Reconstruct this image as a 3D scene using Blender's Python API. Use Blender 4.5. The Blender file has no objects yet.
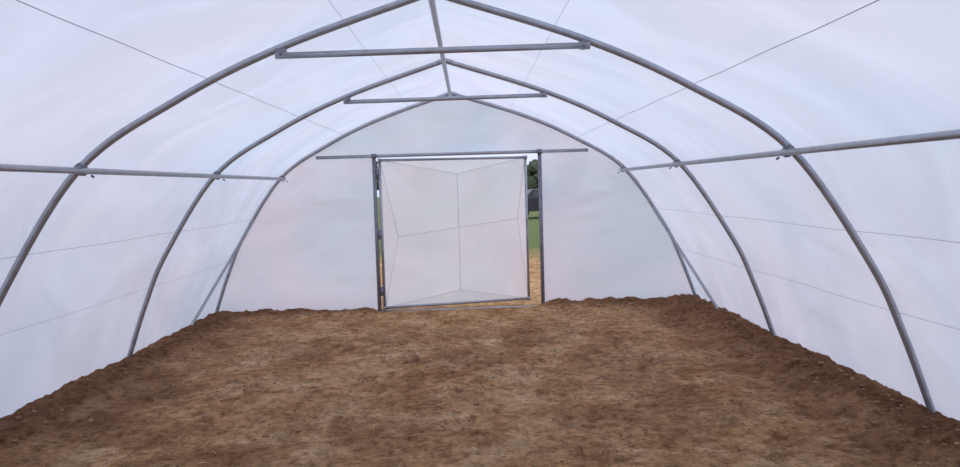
import bpy, bmesh, math, random
from mathutils import Vector, Matrix, noise
random.seed(4)
sc = bpy.context.scene
sc.view_settings.view_transform = 'Standard'
CX = -0.19            # tunnel centre line in x
YE = 9.48             # back end
SP = 2.45
HOOPS = [YE - SP*i for i in range(6)]
YF = HOOPS[-1]

# ---------------------------------------------------------------- helpers
def new_obj(name, bm, mat=None, smooth=True, parent=None):
    me = bpy.data.meshes.new(name)
    bm.normal_update()
    bm.to_mesh(me); bm.free()
    ob = bpy.data.objects.new(name, me)
    sc.collection.objects.link(ob)
    if mat: me.materials.append(mat)
    if smooth:
        for p in me.polygons: p.use_smooth = True
    if parent: ob.parent = parent
    return ob
def empty(name, loc=(0,0,0)):
    e = bpy.data.objects.new(name, None); e.location = loc
    e.empty_display_size = .2
    sc.collection.objects.link(e); return e
def tube(bm, pts, r, seg=12, cap=True):
    pts = [Vector(p) for p in pts]
    n = len(pts); rings = []
    t0 = (pts[1]-pts[0]).normalized()
    up = Vector((0,0,1)) if abs(t0.z) < .9 else Vector((0,1,0))
    u = t0.cross(up).normalized()
    for i,p in enumerate(pts):
        a = pts[max(i-1,0)]; b = pts[min(i+1,n-1)]
        t = (b-a).normalized()
        u = (u - t*u.dot(t)).normalized()
        v = t.cross(u)
        rr = r[i] if isinstance(r,(list,tuple)) else r
        rings.append([bm.verts.new(p+(u*math.cos(2*math.pi*k/seg)+v*math.sin(2*math.pi*k/seg))*rr) for k in range(seg)])
    for i in range(n-1):
        for k in range(seg):
            bm.faces.new((rings[i][k],rings[i][(k+1)%seg],rings[i+1][(k+1)%seg],rings[i+1][k]))
    if cap:
        bm.faces.new(list(reversed(rings[0]))); bm.faces.new(rings[-1])
def box(bm, c, s, rot=None):
    m = Matrix.Translation(c)
    if rot: m = m @ rot
    m = m @ Matrix.Diagonal((s[0],s[1],s[2],1))
    bmesh.ops.create_cube(bm, size=1, matrix=m)

# ---------------------------------------------------------------- materials
def mat_new(name):
    m = bpy.data.materials.new(name); m.use_nodes = True
    nt = m.node_tree; nt.nodes.clear()
    out = nt.nodes.new('ShaderNodeOutputMaterial')
    return m, nt, out
def N(nt, t, **kw):
    n = nt.nodes.new(t)
    for k,v in kw.items():
        if k in n.inputs: n.inputs[k].default_value = v
        else: setattr(n,k,v)
    return n
def principled(name, col, rough=.5, metal=0, var=.15, scale=8, bump=0):
    m, nt, out = mat_new(name)
    b = N(nt,'ShaderNodeBsdfPrincipled', Roughness=rough, Metallic=metal)
    tc = N(nt,'ShaderNodeTexCoord')
    no = N(nt,'ShaderNodeTexNoise', Scale=scale, Detail=5.0)
    nt.links.new(tc.outputs['Object'], no.inputs['Vector'])
    cr = N(nt,'ShaderNodeValToRGB')
    cr.color_ramp.elements[0].position=.3; cr.color_ramp.elements[1].position=.7
    cr.color_ramp.elements[0].color=[c*(1-var) for c in col]+[1]
    cr.color_ramp.elements[1].color=[min(1,c*(1+var)) for c in col]+[1]
    nt.links.new(no.outputs['Fac'], cr.inputs['Fac'])
    nt.links.new(cr.outputs['Color'], b.inputs['Base Color'])
    if bump:
        bp = N(nt,'ShaderNodeBump', Strength=bump, Distance=.02)
        nt.links.new(no.outputs['Fac'], bp.inputs['Height'])
        nt.links.new(bp.outputs['Normal'], b.inputs['Normal'])
    nt.links.new(b.outputs['BSDF'], out.inputs['Surface'])
    return m
def film(name, blue, pink, diff, f_diff=.25, f_clear=.03, bump=.4, scale=.45, lo=.93):
    m, nt, out = mat_new(name)
    L = nt.links.new
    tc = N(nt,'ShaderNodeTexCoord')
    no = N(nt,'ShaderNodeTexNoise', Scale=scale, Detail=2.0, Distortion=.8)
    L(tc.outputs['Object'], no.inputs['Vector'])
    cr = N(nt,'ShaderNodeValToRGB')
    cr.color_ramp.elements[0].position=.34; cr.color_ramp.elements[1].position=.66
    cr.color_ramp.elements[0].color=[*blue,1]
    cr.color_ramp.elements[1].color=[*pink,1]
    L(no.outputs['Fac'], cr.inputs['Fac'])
    # creases as bump relief; their diagonal sheen and shade bands painted into the colour
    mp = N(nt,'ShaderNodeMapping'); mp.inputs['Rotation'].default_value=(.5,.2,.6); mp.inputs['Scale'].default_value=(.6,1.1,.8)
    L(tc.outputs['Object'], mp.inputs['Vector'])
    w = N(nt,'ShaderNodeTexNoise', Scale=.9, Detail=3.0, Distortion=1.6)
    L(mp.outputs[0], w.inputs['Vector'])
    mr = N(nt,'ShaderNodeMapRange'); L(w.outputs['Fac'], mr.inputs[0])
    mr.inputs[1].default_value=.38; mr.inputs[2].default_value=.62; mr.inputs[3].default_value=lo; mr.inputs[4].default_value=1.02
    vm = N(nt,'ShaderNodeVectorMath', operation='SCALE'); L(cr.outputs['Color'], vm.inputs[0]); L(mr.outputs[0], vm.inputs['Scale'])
    bp = N(nt,'ShaderNodeBump', Strength=bump, Distance=.12)
    L(w.outputs['Fac'], bp.inputs['Height'])
    tr = N(nt,'ShaderNodeBsdfTranslucent'); L(vm.outputs[0], tr.inputs['Color'])
    L(bp.outputs['Normal'], tr.inputs['Normal'])
    di = N(nt,'ShaderNodeBsdfDiffuse', Color=(*diff,1))
    cl = N(nt,'ShaderNodeBsdfTransparent', Color=(.93,.95,1,1))
    gl = N(nt,'ShaderNodeBsdfGlossy', Roughness=.35, Color=(1,1,1,1)); L(bp.outputs['Normal'], gl.inputs['Normal'])
    m1 = N(nt,'ShaderNodeMixShader', Fac=f_diff)
    L(tr.outputs[0], m1.inputs[1]); L(di.outputs[0], m1.inputs[2])
    m2 = N(nt,'ShaderNodeMixShader', Fac=f_clear)
    L(m1.outputs[0], m2.inputs[1]); L(cl.outputs[0], m2.inputs[2])
    m3 = N(nt,'ShaderNodeMixShader', Fac=.05)
    L(m2.outputs[0], m3.inputs[1]); L(gl.outputs[0], m3.inputs[2])
    L(m3.outputs[0], out.inputs['Surface'])
    return m
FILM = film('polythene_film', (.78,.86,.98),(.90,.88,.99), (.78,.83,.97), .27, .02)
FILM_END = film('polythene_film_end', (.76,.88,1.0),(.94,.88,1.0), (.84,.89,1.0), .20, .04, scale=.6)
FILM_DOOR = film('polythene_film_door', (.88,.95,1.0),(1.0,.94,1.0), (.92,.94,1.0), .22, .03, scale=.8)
STEEL = principled('galvanised_steel', (.39,.41,.46), .38, .6, .12, 12)
STEEL_D = principled('weathered_steel', (.21,.22,.26), .5, .4, .2, 20)
WIRE = principled('grey_wire', (.36,.37,.45), .6, .1, .1, 20)
SEAM = principled('seam_tape', (.66,.68,.76), .7, 0, .1, 20)

def soil_mat(name, grass=False):
    m, nt, out = mat_new(name)
    b = N(nt,'ShaderNodeBsdfPrincipled', Roughness=.95)
    b.inputs['Specular IOR Level'].default_value = .08
    tc = N(nt,'ShaderNodeTexCoord'); L = nt.links.new
    n1 = N(nt,'ShaderNodeTexNoise', Scale=1.9, Detail=12.0, Roughness=.76, Distortion=.2)
    L(tc.outputs['Object'], n1.inputs['Vector'])
    cr = N(nt,'ShaderNodeValToRGB'); e = cr.color_ramp.elements
    e[0].position=.36; e[0].color=(.44,.215,.095,1)
    e[1].position=.64; e[1].color=(.95,.64,.38,1)
    k = e.new(.50); k.color=(.72,.415,.210,1)
    L(n1.outputs['Fac'], cr.inputs['Fac'])
    n2 = N(nt,'ShaderNodeTexNoise', Scale=13.0, Detail=10.0, Roughness=.8)
    L(tc.outputs['Object'], n2.inputs['Vector'])
    cr2 = N(nt,'ShaderNodeValToRGB'); e2=cr2.color_ramp.elements
    e2[0].position=.38; e2[0].color=(.42,.38,.35,1); e2[1].position=.55; e2[1].color=(1.05,1.05,1.05,1)
    L(n2.outputs['Fac'], cr2.inputs['Fac'])
    mx = N(nt,'ShaderNodeMix', data_type='RGBA', blend_type='MULTIPLY'); mx.inputs[0].default_value=1
    L(cr.outputs['Color'], mx.inputs[6]); L(cr2.outputs['Color'], mx.inputs[7])
    col = mx.outputs[2]
    at = N(nt,'ShaderNodeAttribute', attribute_name='damp')
    mx3 = N(nt,'ShaderNodeMix', data_type='RGBA', blend_type='MIX')
    L(at.outputs['Fac'], mx3.inputs[0]); L(col, mx3.inputs[6])
    dm = N(nt,'ShaderNodeMix', data_type='RGBA', blend_type='MULTIPLY'); dm.inputs[0].default_value=1
    L(cr2.outputs['Color'], dm.inputs[6]); dm.inputs[7].default_value=(.32,.160,.088,1)
    L(dm.outputs[2], mx3.inputs[7]); col = mx3.outputs[2]
    if grass:
        sep = N(nt,'ShaderNodeSeparateXYZ'); L(tc.outputs['Object'], sep.inputs[0])
        n4 = N(nt,'ShaderNodeTexNoise', Scale=.35, Detail=4.0); L(tc.outputs['Object'], n4.inputs['Vector'])
        ad = N(nt,'ShaderNodeMath', operation='MULTIPLY_ADD'); L(n4.outputs['Fac'], ad.inputs[0]); ad.inputs[1].default_value=6; L(sep.outputs['Y'], ad.inputs[2])
        mr = N(nt,'ShaderNodeMapRange'); L(ad.outputs[0], mr.inputs[0]); mr.inputs[1].default_value=19; mr.inputs[2].default_value=22
        mx4 = N(nt,'ShaderNodeMix', data_type='RGBA'); L(mr.outputs[0], mx4.inputs[0]); L(col, mx4.inputs[6])
        crg = N(nt,'ShaderNodeValToRGB'); crg.color_ramp.elements[0].color=(.09,.14,.05,1); crg.color_ramp.elements[1].color=(.28,.31,.14,1)
        L(n2.outputs['Fac'], crg.inputs['Fac']); L(crg.outputs['Color'], mx4.inputs[7]); col = mx4.outputs[2]
    L(col, b.inputs['Base Color'])
    n3 = N(nt,'ShaderNodeTexNoise', Scale=38.0, Detail=8.0, Roughness=.75); L(tc.outputs['Object'], n3.inputs['Vector'])
    bp = N(nt,'ShaderNodeBump', Strength=.8, Distance=.02); L(n3.outputs['Fac'], bp.inputs['Height'])
    bp2 = N(nt,'ShaderNodeBump', Strength=.9, Distance=.07); L(n2.outputs['Fac'], bp2.inputs['Height']); L(bp.outputs['Normal'], bp2.inputs['Normal'])
    L(bp2.outputs['Normal'], b.inputs['Normal'])
    L(b.outputs[0], out.inputs[0])
    return m
SOIL = soil_mat('dug_soil'); SOIL_OUT = soil_mat('field_soil', True)
CLOD = principled('soil_clod', (.27,.14,.078), .95, 0, .3, 9, .6)
STRAW = principled('dry_straw', (.75,.60,.42), .8, 0, .3, 12)

# ---------------------------------------------------------------- hoop profile
CP = [(3.28,-.36),(3.16,0),(2.985,.47),(2.77,.93),(2.25,1.68),(1.62,2.09),(.95,2.40),(0,2.715)]
def catmull(P, n=8):
    out=[]
    Q=[Vector(p) for p in P]
    Q=[Q[0]*2-Q[1]]+Q+[Q[-1]*2-Q[-2]]
    for i in range(1,len(Q)-2):
        for k in range(n):
            t=k/n; a,b,c,d=Q[i-1:i+3]
            out.append(.5*((2*b)+(c-a)*t+(2*a-5*b+4*c-d)*t*t+(3*b-a-3*c+d)*t**3))
    out.append(Q[-2]); return out
HALF = catmull(CP)
def half_off(o):
    r=[]
    for i,p in enumerate(HALF):
        a=HALF[max(i-1,0)]; b=HALF[min(i+1,len(HALF)-1)]
        t=(b-a).normalized(); nrm=Vector((t.y,-t.x))
        q=p+nrm*o
        if i==len(HALF)-1: q=Vector((0,p.y+o*1.05))
        r.append(q)
    return r
def z_at(h, x):
    x=abs(x)
    for a,b in zip(h[:-1],h[1:]):
        if b.x<=x<=a.x: 
            t=(a.x-x)/max(1e-6,a.x-b.x); return a.y+(b.y-a.y)*t
    return h[-1].y if x<.01 else -.4
def x_at(z):
    for a,b in zip(HALF[:-1],HALF[1:]):
        if a.y<=z<=b.y: return a.x+(b.x-a.x)*(z-a.y)/(b.y-a.y)
    return 0

# ---------------------------------------------------------------- frame
frame = empty('polytunnel_frame', (CX,0,0))
for i,y in enumerate(HOOPS):
    bm=bmesh.new()
    for s in (-1,1):
        tube(bm,[(s*p.x,y,p.y) for p in HALF],.0235,14)
    tube(bm,[(-.07,y,2.694),(-.0,y,2.716),(.07,y,2.694)],.0255,14)
    new_obj('hoop_%d'%(i+1),bm,STEEL,parent=frame)
bm=bmesh.new()
tube(bm,[(0,YF-.02,2.655),(0,YE+.02,2.655)],.021,14)
new_obj('ridge_pipe',bm,STEEL,parent=frame)
for nm,s in (('left',-1),('right',1)):
    bm=bmesh.new()
    zz=1.668 if s<0 else 1.655
    tube(bm,[(s*2.212,YF-.02,zz),(s*2.212,YE+.02,zz)],.020,14)
    new_obj('purlin_'+nm,bm,STEEL,parent=frame)
    bm=bmesh.new()
    for y in HOOPS:   # cross clamps purlin / hoop
        R=Matrix.Rotation(s*math.radians(38),4,'Y')
        box(bm,(s*2.232,y,zz+.01),(.055,.07,.07),R)
        tube(bm,[(s*2.19,y+.02,zz-.025),(s*2.165,y+.02,zz-.045)],.008,6)
    bmesh.ops.bevel(bm,geom=bm.edges[:],offset=.006,segments=2,affect='EDGES')
    new_obj('clamps_'+nm,bm,STEEL_D,smooth=False,parent=frame)
    for k,(ye,d) in enumerate(((YE,-1),(YF,1))):
        bm=bmesh.new()
        tube(bm,[(s*3.13,ye+d*1.12,-.2),(s*3.10,ye+d*1.05,-.02),(s*2.62,ye+d*.05,1.14)],.018,12)
        new_obj('brace_%s_%d'%(nm,k+1),bm,STEEL,parent=frame)
for i,y in enumerate(HOOPS[1:-1]):
    bm=bmesh.new()
    z=2.348; L=.975
    tube(bm,[(-L,y-.045,z-.008),(L,y-.045,z+.006)],.020,12)
    new_obj('tie_bar_%d'%(i+1),bm,STEEL,parent=frame)
    bm=bmesh.new()
    for s in (-1,1):
        box(bm,(s*(L-.03),y-.03,z+.012),(.065,.04,.05))
        tube(bm,[(s*(L-.03),y-.070,z),(s*(L-.03),y+.03,z)],.010,6)
    new_obj('tie_clamps_%d'%(i+1),bm,STEEL_D,smooth=False,parent=frame)
# support wires between hoops
bm=bmesh.new()
OFF=half_off(.030)
for xw,rr in ((.77,.0013),(-.56,.0013),(1.65,.0020),(-1.43,.0020)):
    z=z_at(OFF,xw); pts=[]
    for j in range(60):
        y=YF+(YE-YF)*j/59
        pts.append((xw,y,z+.002*math.sin(j*1.3)))
    tube(bm,pts,rr,5)
for zw in (1.14,.60):
    for s in (-1,1):
        pts=[]
        for j in range(60):
            y=YF+(YE-YF)*j/59
            pts.append((s*(x_at(zw)+.027),y,zw+.004*math.sin(j*.6+s)))
        tube(bm,pts,.0015 if s>0 or zw>1 else .0011,5)
new_obj('support_wires',bm,WIRE,parent=frame)

# ---------------------------------------------------------------- film skin
SK=half_off(.037)
full=[Vector((p.x,p.y)) for p in SK]+[Vector((-p.x,p.y)) for p in reversed(SK[:-1])]
ny=98
def skin(name, idx):
    bm=bmesh.new(); rows=[]
    for j in range(ny+1):
        y=YF-.05+(YE-YF+.1)*j/ny
        row=[]
        ph=((y-YF)/SP)%1
        f=math.sin(math.pi*ph)**2
        for i in idx:
            p=full[i]
            d=(Vector((0,1.0))-p).normalized()*-1
            w=noise.fractal(Vector((p.x*.9,y*.9,p.y*.9)),1,2,2)*.07*f
            pp=p+d*(.014*f+abs(w)*.9)
            row.append(bm.verts.new((pp.x,y,pp.y)))
        rows.append(row)
    for j in range(ny):
        for i in range(len(idx)-1):
            bm.faces.new((rows[j][i],rows[j][i+1],rows[j+1][i+1],rows[j+1][i]))
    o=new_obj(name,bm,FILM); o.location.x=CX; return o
n=len(full)
skin('wall_right', list(range(0,33)))
skin('ceiling', list(range(32,n-32)))
skin('wall_left', list(range(n-33,n)))

# ---------------------------------------------------------------- end walls
OL,OR,HZ=-1.01,1.15,1.93
def endwall(name,y):
    bm=bmesh.new()
    xs=[-3.2,-3.1,-3.0,-2.9,-2.75,-2.6,-2.4,-2.2,-2.0,-1.8,-1.6,-1.4,-1.2,OL,-.75,-.5,-.25,0,.3,.6,.9,OR,1.35,1.55,1.75,1.95,2.15,2.35,2.55,2.7,2.85,2.95,3.1,3.2]
    def quadstrip(xl,z0f):
        R=12; cols=[]
        for x in xl:
            zt=z_at(SK,x); z0=z0f
            cols.append([bm.verts.new((x,y+.012*noise.noise(Vector((x*1.5,k*.3,0))),z0+(zt-z0)*k/R)) for k in range(R+1)])
        for a,b in zip(cols[:-1],cols[1:]):
            for k in range(R): bm.faces.new((a[k],b[k],b[k+1],a[k+1]))
    il,ir=xs.index(OL),xs.index(OR)
    quadstrip(xs[:il+1],-.42); quadstrip(xs[il:ir+1],HZ); quadstrip(xs[ir:],-.42)
    bmesh.ops.remove_doubles(bm,verts=bm.verts[:],dist=.0005)
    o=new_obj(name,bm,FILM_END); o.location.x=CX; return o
endwall('wall_back',YE+.04); endwall('wall_front',YF-.04)

def doorframe(name,y):
    e=empty(name,(CX,0,0))
    bm=bmesh.new()
    xe=1.78
    tube(bm,[(-xe,y,HZ),(xe,y,HZ)],.022,12); new_obj('header',bm,STEEL,parent=e)
    for nm,x in (('left',OL-.02),('right',OR-.01)):
        bm=bmesh.new(); tube(bm,[(x,y,-.45),(x,y,HZ)],.025,12)
        box(bm,(x,y,HZ),(.06,.06,.06))
        new_obj('post_'+nm,bm,STEEL_D,parent=e)
    bm=bmesh.new(); tube(bm,[(OL,y,-.125),(OR,y,-.125)],.02,12); new_obj('threshold',bm,STEEL,parent=e)
    return e
doorframe('door_frame',YE); doorframe('door_frame.001',YF)

def leaf(name,loc,ang):
    e=empty(name,loc); e.rotation_euler=(0,0,ang)
    W,Z0,Z1=2.02,-.075,1.875
    bm=bmesh.new()
    for a,b in (((.03,0,Z0),(.03,0,Z1)),((W,0,Z0),(W,0,Z1)),((.03,0,Z0),(W,0,Z0)),((.03,0,Z1),(W,0,Z1))):
        tube(bm,[a,b],.018,12)
    for x in (.03,W):
        for z in (Z0,Z1): box(bm,(x,0,z),(.045,.045,.045))
    new_obj('leaf_frame',bm,STEEL,parent=e)
    bm=bmesh.new()
    C=[(.04,.022,Z0),(W,.022,Z0),(W,.022,Z1),(.04,.022,Z1)]
    cx,cz=W*.53,(Z0+Z1)/2+.02
    I=[(cx,.022,Z0+.17),(W-.12,.022,cz+.12),(cx,.022,Z1-.20),(.25,.022,cz-.06)]
    ce=(cx,.022,cz+.03)
    V=[bm.verts.new(c) for c in C]; J=[bm.verts.new((p[0],p[1]+.035,p[2])) for p in I]
    M=bm.verts.new((ce[0],ce[1]+.01,ce[2]))
    for k in range(4):
        bm.faces.new((V[k],V[(k+1)%4],J[k]))
        bm.faces.new((V[k],J[k],M)); bm.faces.new((V[k],M,J[k-1]))
    bmesh.ops.recalc_face_normals(bm,faces=bm.faces[:])
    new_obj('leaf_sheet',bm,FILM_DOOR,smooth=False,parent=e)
    bm=bmesh.new()
    Jv=[Vector((p[0],p[1]+.030,p[2])) for p in I]; Mv=Vector((ce[0],ce[1]+.005,ce[2]))
    for j in Jv: tube(bm,[j,Mv],.0022,6)
    new_obj('leaf_cross_wires',bm,WIRE,parent=e)
    bm=bmesh.new()
    for k in range(4):
        tube(bm,[Vector(C[k]),Jv[k]],.003,6); tube(bm,[Vector(C[(k+1)%4]),Jv[k]],.003,6)
    new_obj('leaf_folds',bm,SEAM,parent=e)
    bm=bmesh.new()
    for z in (.15,.9,1.7):
        tube(bm,[(.0,0,z-.06),(.0,0,z+.06)],.02,10); box(bm,(.015,0,z),(.06,.03,.05))
    new_obj('hinges',bm,STEEL_D,parent=e)
    bm=bmesh.new()
    tube(bm,[(W-.02,-.02,.95),(W-.02,-.06,.95),(W-.02,-.06,1.05),(W-.02,-.02,1.05)],.006,8)
    new_obj('door_handle',bm,STEEL_D,parent=e)
leaf('door_1',(CX+OL+.02,YE,0),math.radians(12))
leaf('door_2',(CX+OL+.02,YF,0),math.radians(-80))

# ---------------------------------------------------------------- soil floor
def g(x,c,w): return math.exp(-((x-c)/w)**2)
def sstep(a,b,x):
    t=max(0,min(1,(x-a)/(b-a))); return t*t*(3-2*t)
# footprints pressed in the loose soil
rf=random.Random(11); FEET=[]
for path in (((-1.2,2.2),(-.2,8.8)),((1.3,2.4),(.4,8.9)),((-2.1,3.2),(-1.2,8.4)),((2.1,3.6),(1.4,8.2)),((.3,2.3),(.0,8.6))):
    (x0,y0),(x1,y1)=path; L_=math.hypot(x1-x0,y1-y0); nst=int(L_/.34)
    for q in range(nst):
        t=q/nst; sd=(-1)**q*.10
        FEET.append((x0+(x1-x0)*t+sd+rf.uniform(-.09,.09),y0+(y1-y0)*t+rf.uniform(-.08,.08),math.atan2(x1-x0,y1-y0)+rf.uniform(-.4,.4)))
def foot(x,y):
    d=0;rim=0
    for fx,fy,a in FEET:
        dx,dy=x-fx,y-fy
        if abs(dx)<.25 and abs(dy)<.25:
            u=dx*math.cos(a)-dy*math.sin(a); v=dx*math.sin(a)+dy*math.cos(a)
            r=math.sqrt((u/.055)**2+(v/.145)**2)
            d=max(d,1-sstep(.75,1.1,r)); rim=max(rim,g(r,1.25,.22))
    return d,rim
def floor_h(x,y):
    a=abs(x); P=Vector((x,y,0))
    nz=noise.fractal(P*1.1,1.0,2.0,2)
    n2=noise.fractal(P*5,.65,2.1,5)
    n3=noise.noise(P*20+Vector((3,1,0)))
    h=-.115+.010*nz+.012*n2+.005*max(0,n3)
    k=1.0 if x>0 else .75
    wob=.05*noise.noise(Vector((y*1.3,x>0,5)))
    md=g(a,2.98+wob,.25)
    if a>2.98+wob: md=max(md,sstep(3.6,2.98,a))
    bk=0
    if y>8.9:
        open_=sstep(-1.25,-.95,x)*(1-sstep(1.0,1.3,x))
        bk=max(g(y,YE-.05,.17),1 if y>YE-.05 and y<YE+.08 else 0)*(1-open_)
    if y<-2.2: 
        bk=g(y,YF,.17)*(1-sstep(-1.25,-.95,x)*(1-sstep(1.0,1.3,x)))
    m=max(md,bk*.8)
    lump=max(0,1+1.1*n2+.5*noise.noise(P*3.1))
    h+=m*(.046*k+.034*lump*k)+m*.012*n3
    if x>0: h-=.02*g(a,2.5+wob,.12)
    d,rim=foot(x,y)
    h+=-.020*d+.010*rim
    damp=max(m*1.05, g(a,2.75,.40)*.7*(1 if x>0 else .7)) + .35*noise.noise(P*2.3)*g(a,2.6,.6)
    damp+= .32*sstep(.06,.5,noise.fractal(P*1.0+Vector((7,2,0)),.8,2.1,5))+.3*n2*m+.18*d
    damp+= .22*sstep(.08,.45,noise.fractal(P*3.2+Vector((1,9,0)),.7,2.1,4))
    damp+= .15*sstep(4.0,2.4,y)
    damp-= .6*g(y,8.75,.4)*sstep(-2.4,-1.6,x)*sstep(1.9,1.2,x)
    return h,max(0,min(1,damp))
xs=[-3.44+.032*i for i in range(216)]
ys=[]; y=-3.1
while y<1.4: ys.append(y); y+=.12
while y<5: ys.append(y); y+=.022
while y<9.95: ys.append(y); y+=.030
bm=bmesh.new(); lay=bm.verts.layers.float.new('damp'); rows=[]
for y in ys:
    r=[]
    for x in xs:
        h,d=floor_h(x,y)
        if abs(x)>3.27: h-= (abs(x)-3.27)*.9
        if y>9.65: h-=(y-9.65)*.6
        v=bm.verts.new((x,y,h)); v[lay]=d; r.append(v)
    rows.append(r)
for j in range(len(ys)-1):
    for i in range(len(xs)-1):
        bm.faces.new((rows[j][i],rows[j][i+1],rows[j+1][i+1],rows[j+1][i]))
o=new_obj('floor',bm,SOIL); o.location.x=CX

# clods
V0=[];F0=[]
tmp=bmesh.new(); bmesh.ops.create_icosphere(tmp,subdivisions=2,radius=1)
tmp.verts.ensure_lookup_table()
ICO=[v.co.copy() for v in tmp.verts]; ICF=[[v.index for v in f.verts] for f in tmp.faces]; tmp.free()
def clod(x,y,r,sq=.6):
    h,_=floor_h(x,y)
    off=Vector((random.random()*50,random.random()*50,0))
    rz=Matrix.Rotation(random.random()*6.28,3,'Z')
    sx=random.uniform(.8,1.4); b=len(V0)
    for c0 in ICO:
        c=c0*(1+.5*noise.noise(c0*1.4+off)+.3*noise.noise(c0*3.2+off))
        c=Vector((c.x*sx,c.y,c.z*sq))*r
        V0.append(rz@c+Vector((x,y,h+r*sq*.1)))
    F0.extend([[b+i for i in f] for f in ICF])
for i in range(1500):
    clod(random.uniform(-2.8,2.8),random.uniform(1.6,9.2),random.choice([.005,.006,.008,.010,.013]))
for i in range(700):
    s=random.choice([-1,1,1]); y=random.uniform(1.6,9.4)
    clod(s*min(3.04,max(2.3,random.gauss(2.88,.14))),y,random.choice([.008,.010,.013,.018]))
for i in range(110):
    x=random.choice([random.uniform(-2.9,-1.1),random.uniform(1.25,2.9)])
    clod(x,random.uniform(9.1,9.42),random.choice([.010,.014,.020]))
clod(-.38,6.65,.055,1.0)
for x,y in ((1.0,4.3),(.2,5.2),(-1.2,4.7),(1.9,5.4),(.55,7.6),(-1.9,6.1)):
    clod(x,y,.022)
# loose stalks and straw lie in the same litter layer
nclod=len(F0)
for i in range(220):
    x=random.uniform(-2.4,2.6); y=random.uniform(2.2,8.8)
    a=random.random()*3.14; l=random.uniform(.015,.05); dx,dy=math.cos(a)*l,math.sin(a)*l
    t=bmesh.new(); pts=[]
    for q in (-1,0,1):
        px,py=x+dx*q,y+dy*q
        pts.append((px,py,floor_h(px,py)[0]+.006+.003*(q==0)))
    tube(t,pts,.0017,4); b=len(V0); t.verts.index_update()
    V0.extend([v.co.copy() for v in t.verts]); F0.extend([[b+v.index for v in f.verts] for f in t.faces]); t.free()
me=bpy.data.meshes.new('soil_clods_and_straw'); me.from_pydata(V0,[],F0); me.materials.append(CLOD); me.materials.append(STRAW)
for p in me.polygons:
    p.use_smooth=True
    if p.index>=nclod: p.material_index=1
o=bpy.data.objects.new('soil_clods_and_straw',me); sc.collection.objects.link(o); o.location.x=CX

# ---------------------------------------------------------------- outside
bm=bmesh.new()
bmesh.ops.create_grid(bm,x_segments=40,y_segments=40,size=150)
for v in bm.verts: v.co.z=-.17
o=new_obj('field_ground',bm,SOIL_OUT)
BARK=principled('bark',(.10,.07,.05),.9,0,.3,6,.5)
LEAF=principled('foliage',(.08,.10,.06),.8,0,.5,3,.8)
def tree(x,y,h,sd):
    random.seed(sd)
    e=empty('tree' ,(x,y,-.17))
    bm=bmesh.new()
    tube(bm,[(0,0,0),(.1,0,h*.25),(0,.1,h*.6)],[h*.035,h*.026,h*.012],8)
    for k in range(5):
        a=k*1.3; tube(bm,[(0,0,h*(.25+.06*k)),(math.cos(a)*h*.22,math.sin(a)*h*.22,h*(.5+.06*k))],[h*.014,h*.006],6)
    new_obj('trunk',bm,BARK,parent=e)
    vs=[];fs=[]
    for k in range(40):
        a=random.random()*6.28; zz=random.uniform(.3,.95); rr=h*.30*math.sin(math.pi*(zz-.15)/.9)*random.uniform(.3,1)
        c=Vector((math.cos(a)*rr,math.sin(a)*rr,zz*h)); R=h*random.uniform(.07,.13); b=len(vs)
        for v in ICO: vs.append(v*R*(1+.7*noise.noise(v*2.2+c))+c)
        fs.extend([[b+i for i in f] for f in ICF])
    me=bpy.data.meshes.new('foliage'); me.from_pydata(vs,[],fs); me.materials.append(LEAF)
    ob=bpy.data.objects.new('foliage',me); sc.collection.objects.link(ob); ob.parent=e
for i,(x,y,h) in enumerate(((5.6,62,3.6),(9,64,4.6),(13,60,4.4),(1.5,66,3.8),(-4,65,3.8),(-9,63,4.4),(18,66,4.5),(-15,67,4))):
    tree(x,y,h,i)
# parked car
PAINT=principled('dark_car_paint',(.045,.04,.055),.3,.2,.1,5)
GLASS=principled('car_glass',(.10,.11,.14),.15,.2,.1,5)
RUB=principled('rubber',(.02,.02,.02),.8,0,.1,5)
car=empty('parked_car',(3.7,36,-.17)); car.rotation_euler=(0,0,.25)
prof=[(-2.1,.35),(-2.15,.75),(-1.95,.95),(-1.25,1.0),(-.75,1.42),(.75,1.45),(1.4,1.02),(2.1,.9),(2.15,.4)]
bm=bmesh.new(); A=[];B=[]
for x,z in prof:
    w=.85 if z<1.1 else .68
    A.append(bm.verts.new((x,-w,z))); B.append(bm.verts.new((x,w,z)))
bm.faces.new(A); bm.faces.new(list(reversed(B)))
for k in range(len(prof)): 
    k2=(k+1)%len(prof); bm.faces.new((A[k],B[k],B[k2],A[k2]))
bmesh.ops.recalc_face_normals(bm,faces=bm.faces[:])
new_obj('body',bm,PAINT,smooth=False,parent=car)
bm=bmesh.new()
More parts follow.
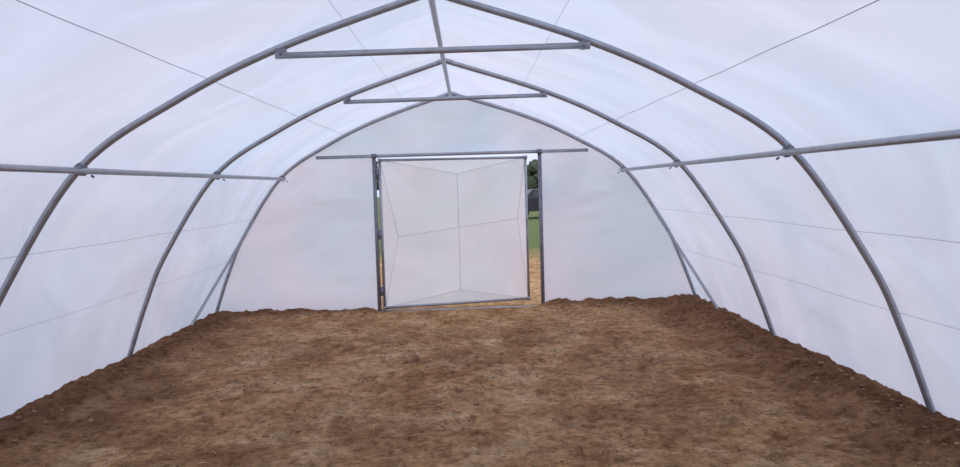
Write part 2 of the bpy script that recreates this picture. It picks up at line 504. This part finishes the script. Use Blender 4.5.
for s in (-1,1):
    box(bm,(-.35,s*.80,1.18),(.85,.05,.28)); box(bm,(.45,s*.80,1.18),(.65,.05,.28))
new_obj('windows',bm,GLASS,smooth=False,parent=car)
for k,(x,s) in enumerate(((-1.35,-1),(-1.35,1),(1.35,-1),(1.35,1))):
    bm=bmesh.new(); tube(bm,[(x,s*.66,.33),(x,s*.88,.33)],.33,24); new_obj('wheel_%d'%(k+1),bm,RUB,smooth=False,parent=car)

# ---------------------------------------------------------------- sky light
w=bpy.data.worlds.new('overcast_sky'); sc.world=w; w.use_nodes=True
nt=w.node_tree; nt.nodes.clear()
out=nt.nodes.new('ShaderNodeOutputWorld'); bg=nt.nodes.new('ShaderNodeBackground')
tc=nt.nodes.new('ShaderNodeTexCoord'); sp=nt.nodes.new('ShaderNodeSeparateXYZ'); cr=nt.nodes.new('ShaderNodeValToRGB')
nt.links.new(tc.outputs['Generated'],sp.inputs[0]); nt.links.new(sp.outputs['Z'],cr.inputs['Fac'])
cr.color_ramp.elements[0].color=(.70,.77,.98,1); cr.color_ramp.elements[1].color=(.86,.92,1.0,1)
nt.links.new(cr.outputs['Color'],bg.inputs['Color']); bg.inputs['Strength'].default_value=1.14
nt.links.new(bg.outputs[0],out.inputs[0])
sd=bpy.data.lights.new('sun','SUN'); sd.energy=.6; sd.angle=math.radians(30); sd.color=(1,.97,.92)
so=bpy.data.objects.new('sun',sd); so.rotation_euler=(math.radians(-25),math.radians(12),0); so.location=(0,0,12); sc.collection.objects.link(so)

# ---------------------------------------------------------------- camera
cd=bpy.data.cameras.new('camera'); cam=bpy.data.objects.new('camera',cd); sc.collection.objects.link(cam)
cd.sensor_fit='HORIZONTAL'; cd.sensor_width=36; cd.lens=36*720/960
cam.matrix_world=Matrix.Translation((0,0,1.5))@Matrix.Rotation(math.radians(-.84),4,'Z')@Matrix.Rotation(math.radians(90-3.77),4,'X')@Matrix.Rotation(math.radians(-1.7),4,'Z')
cd.clip_end=500
sc.camera=cam
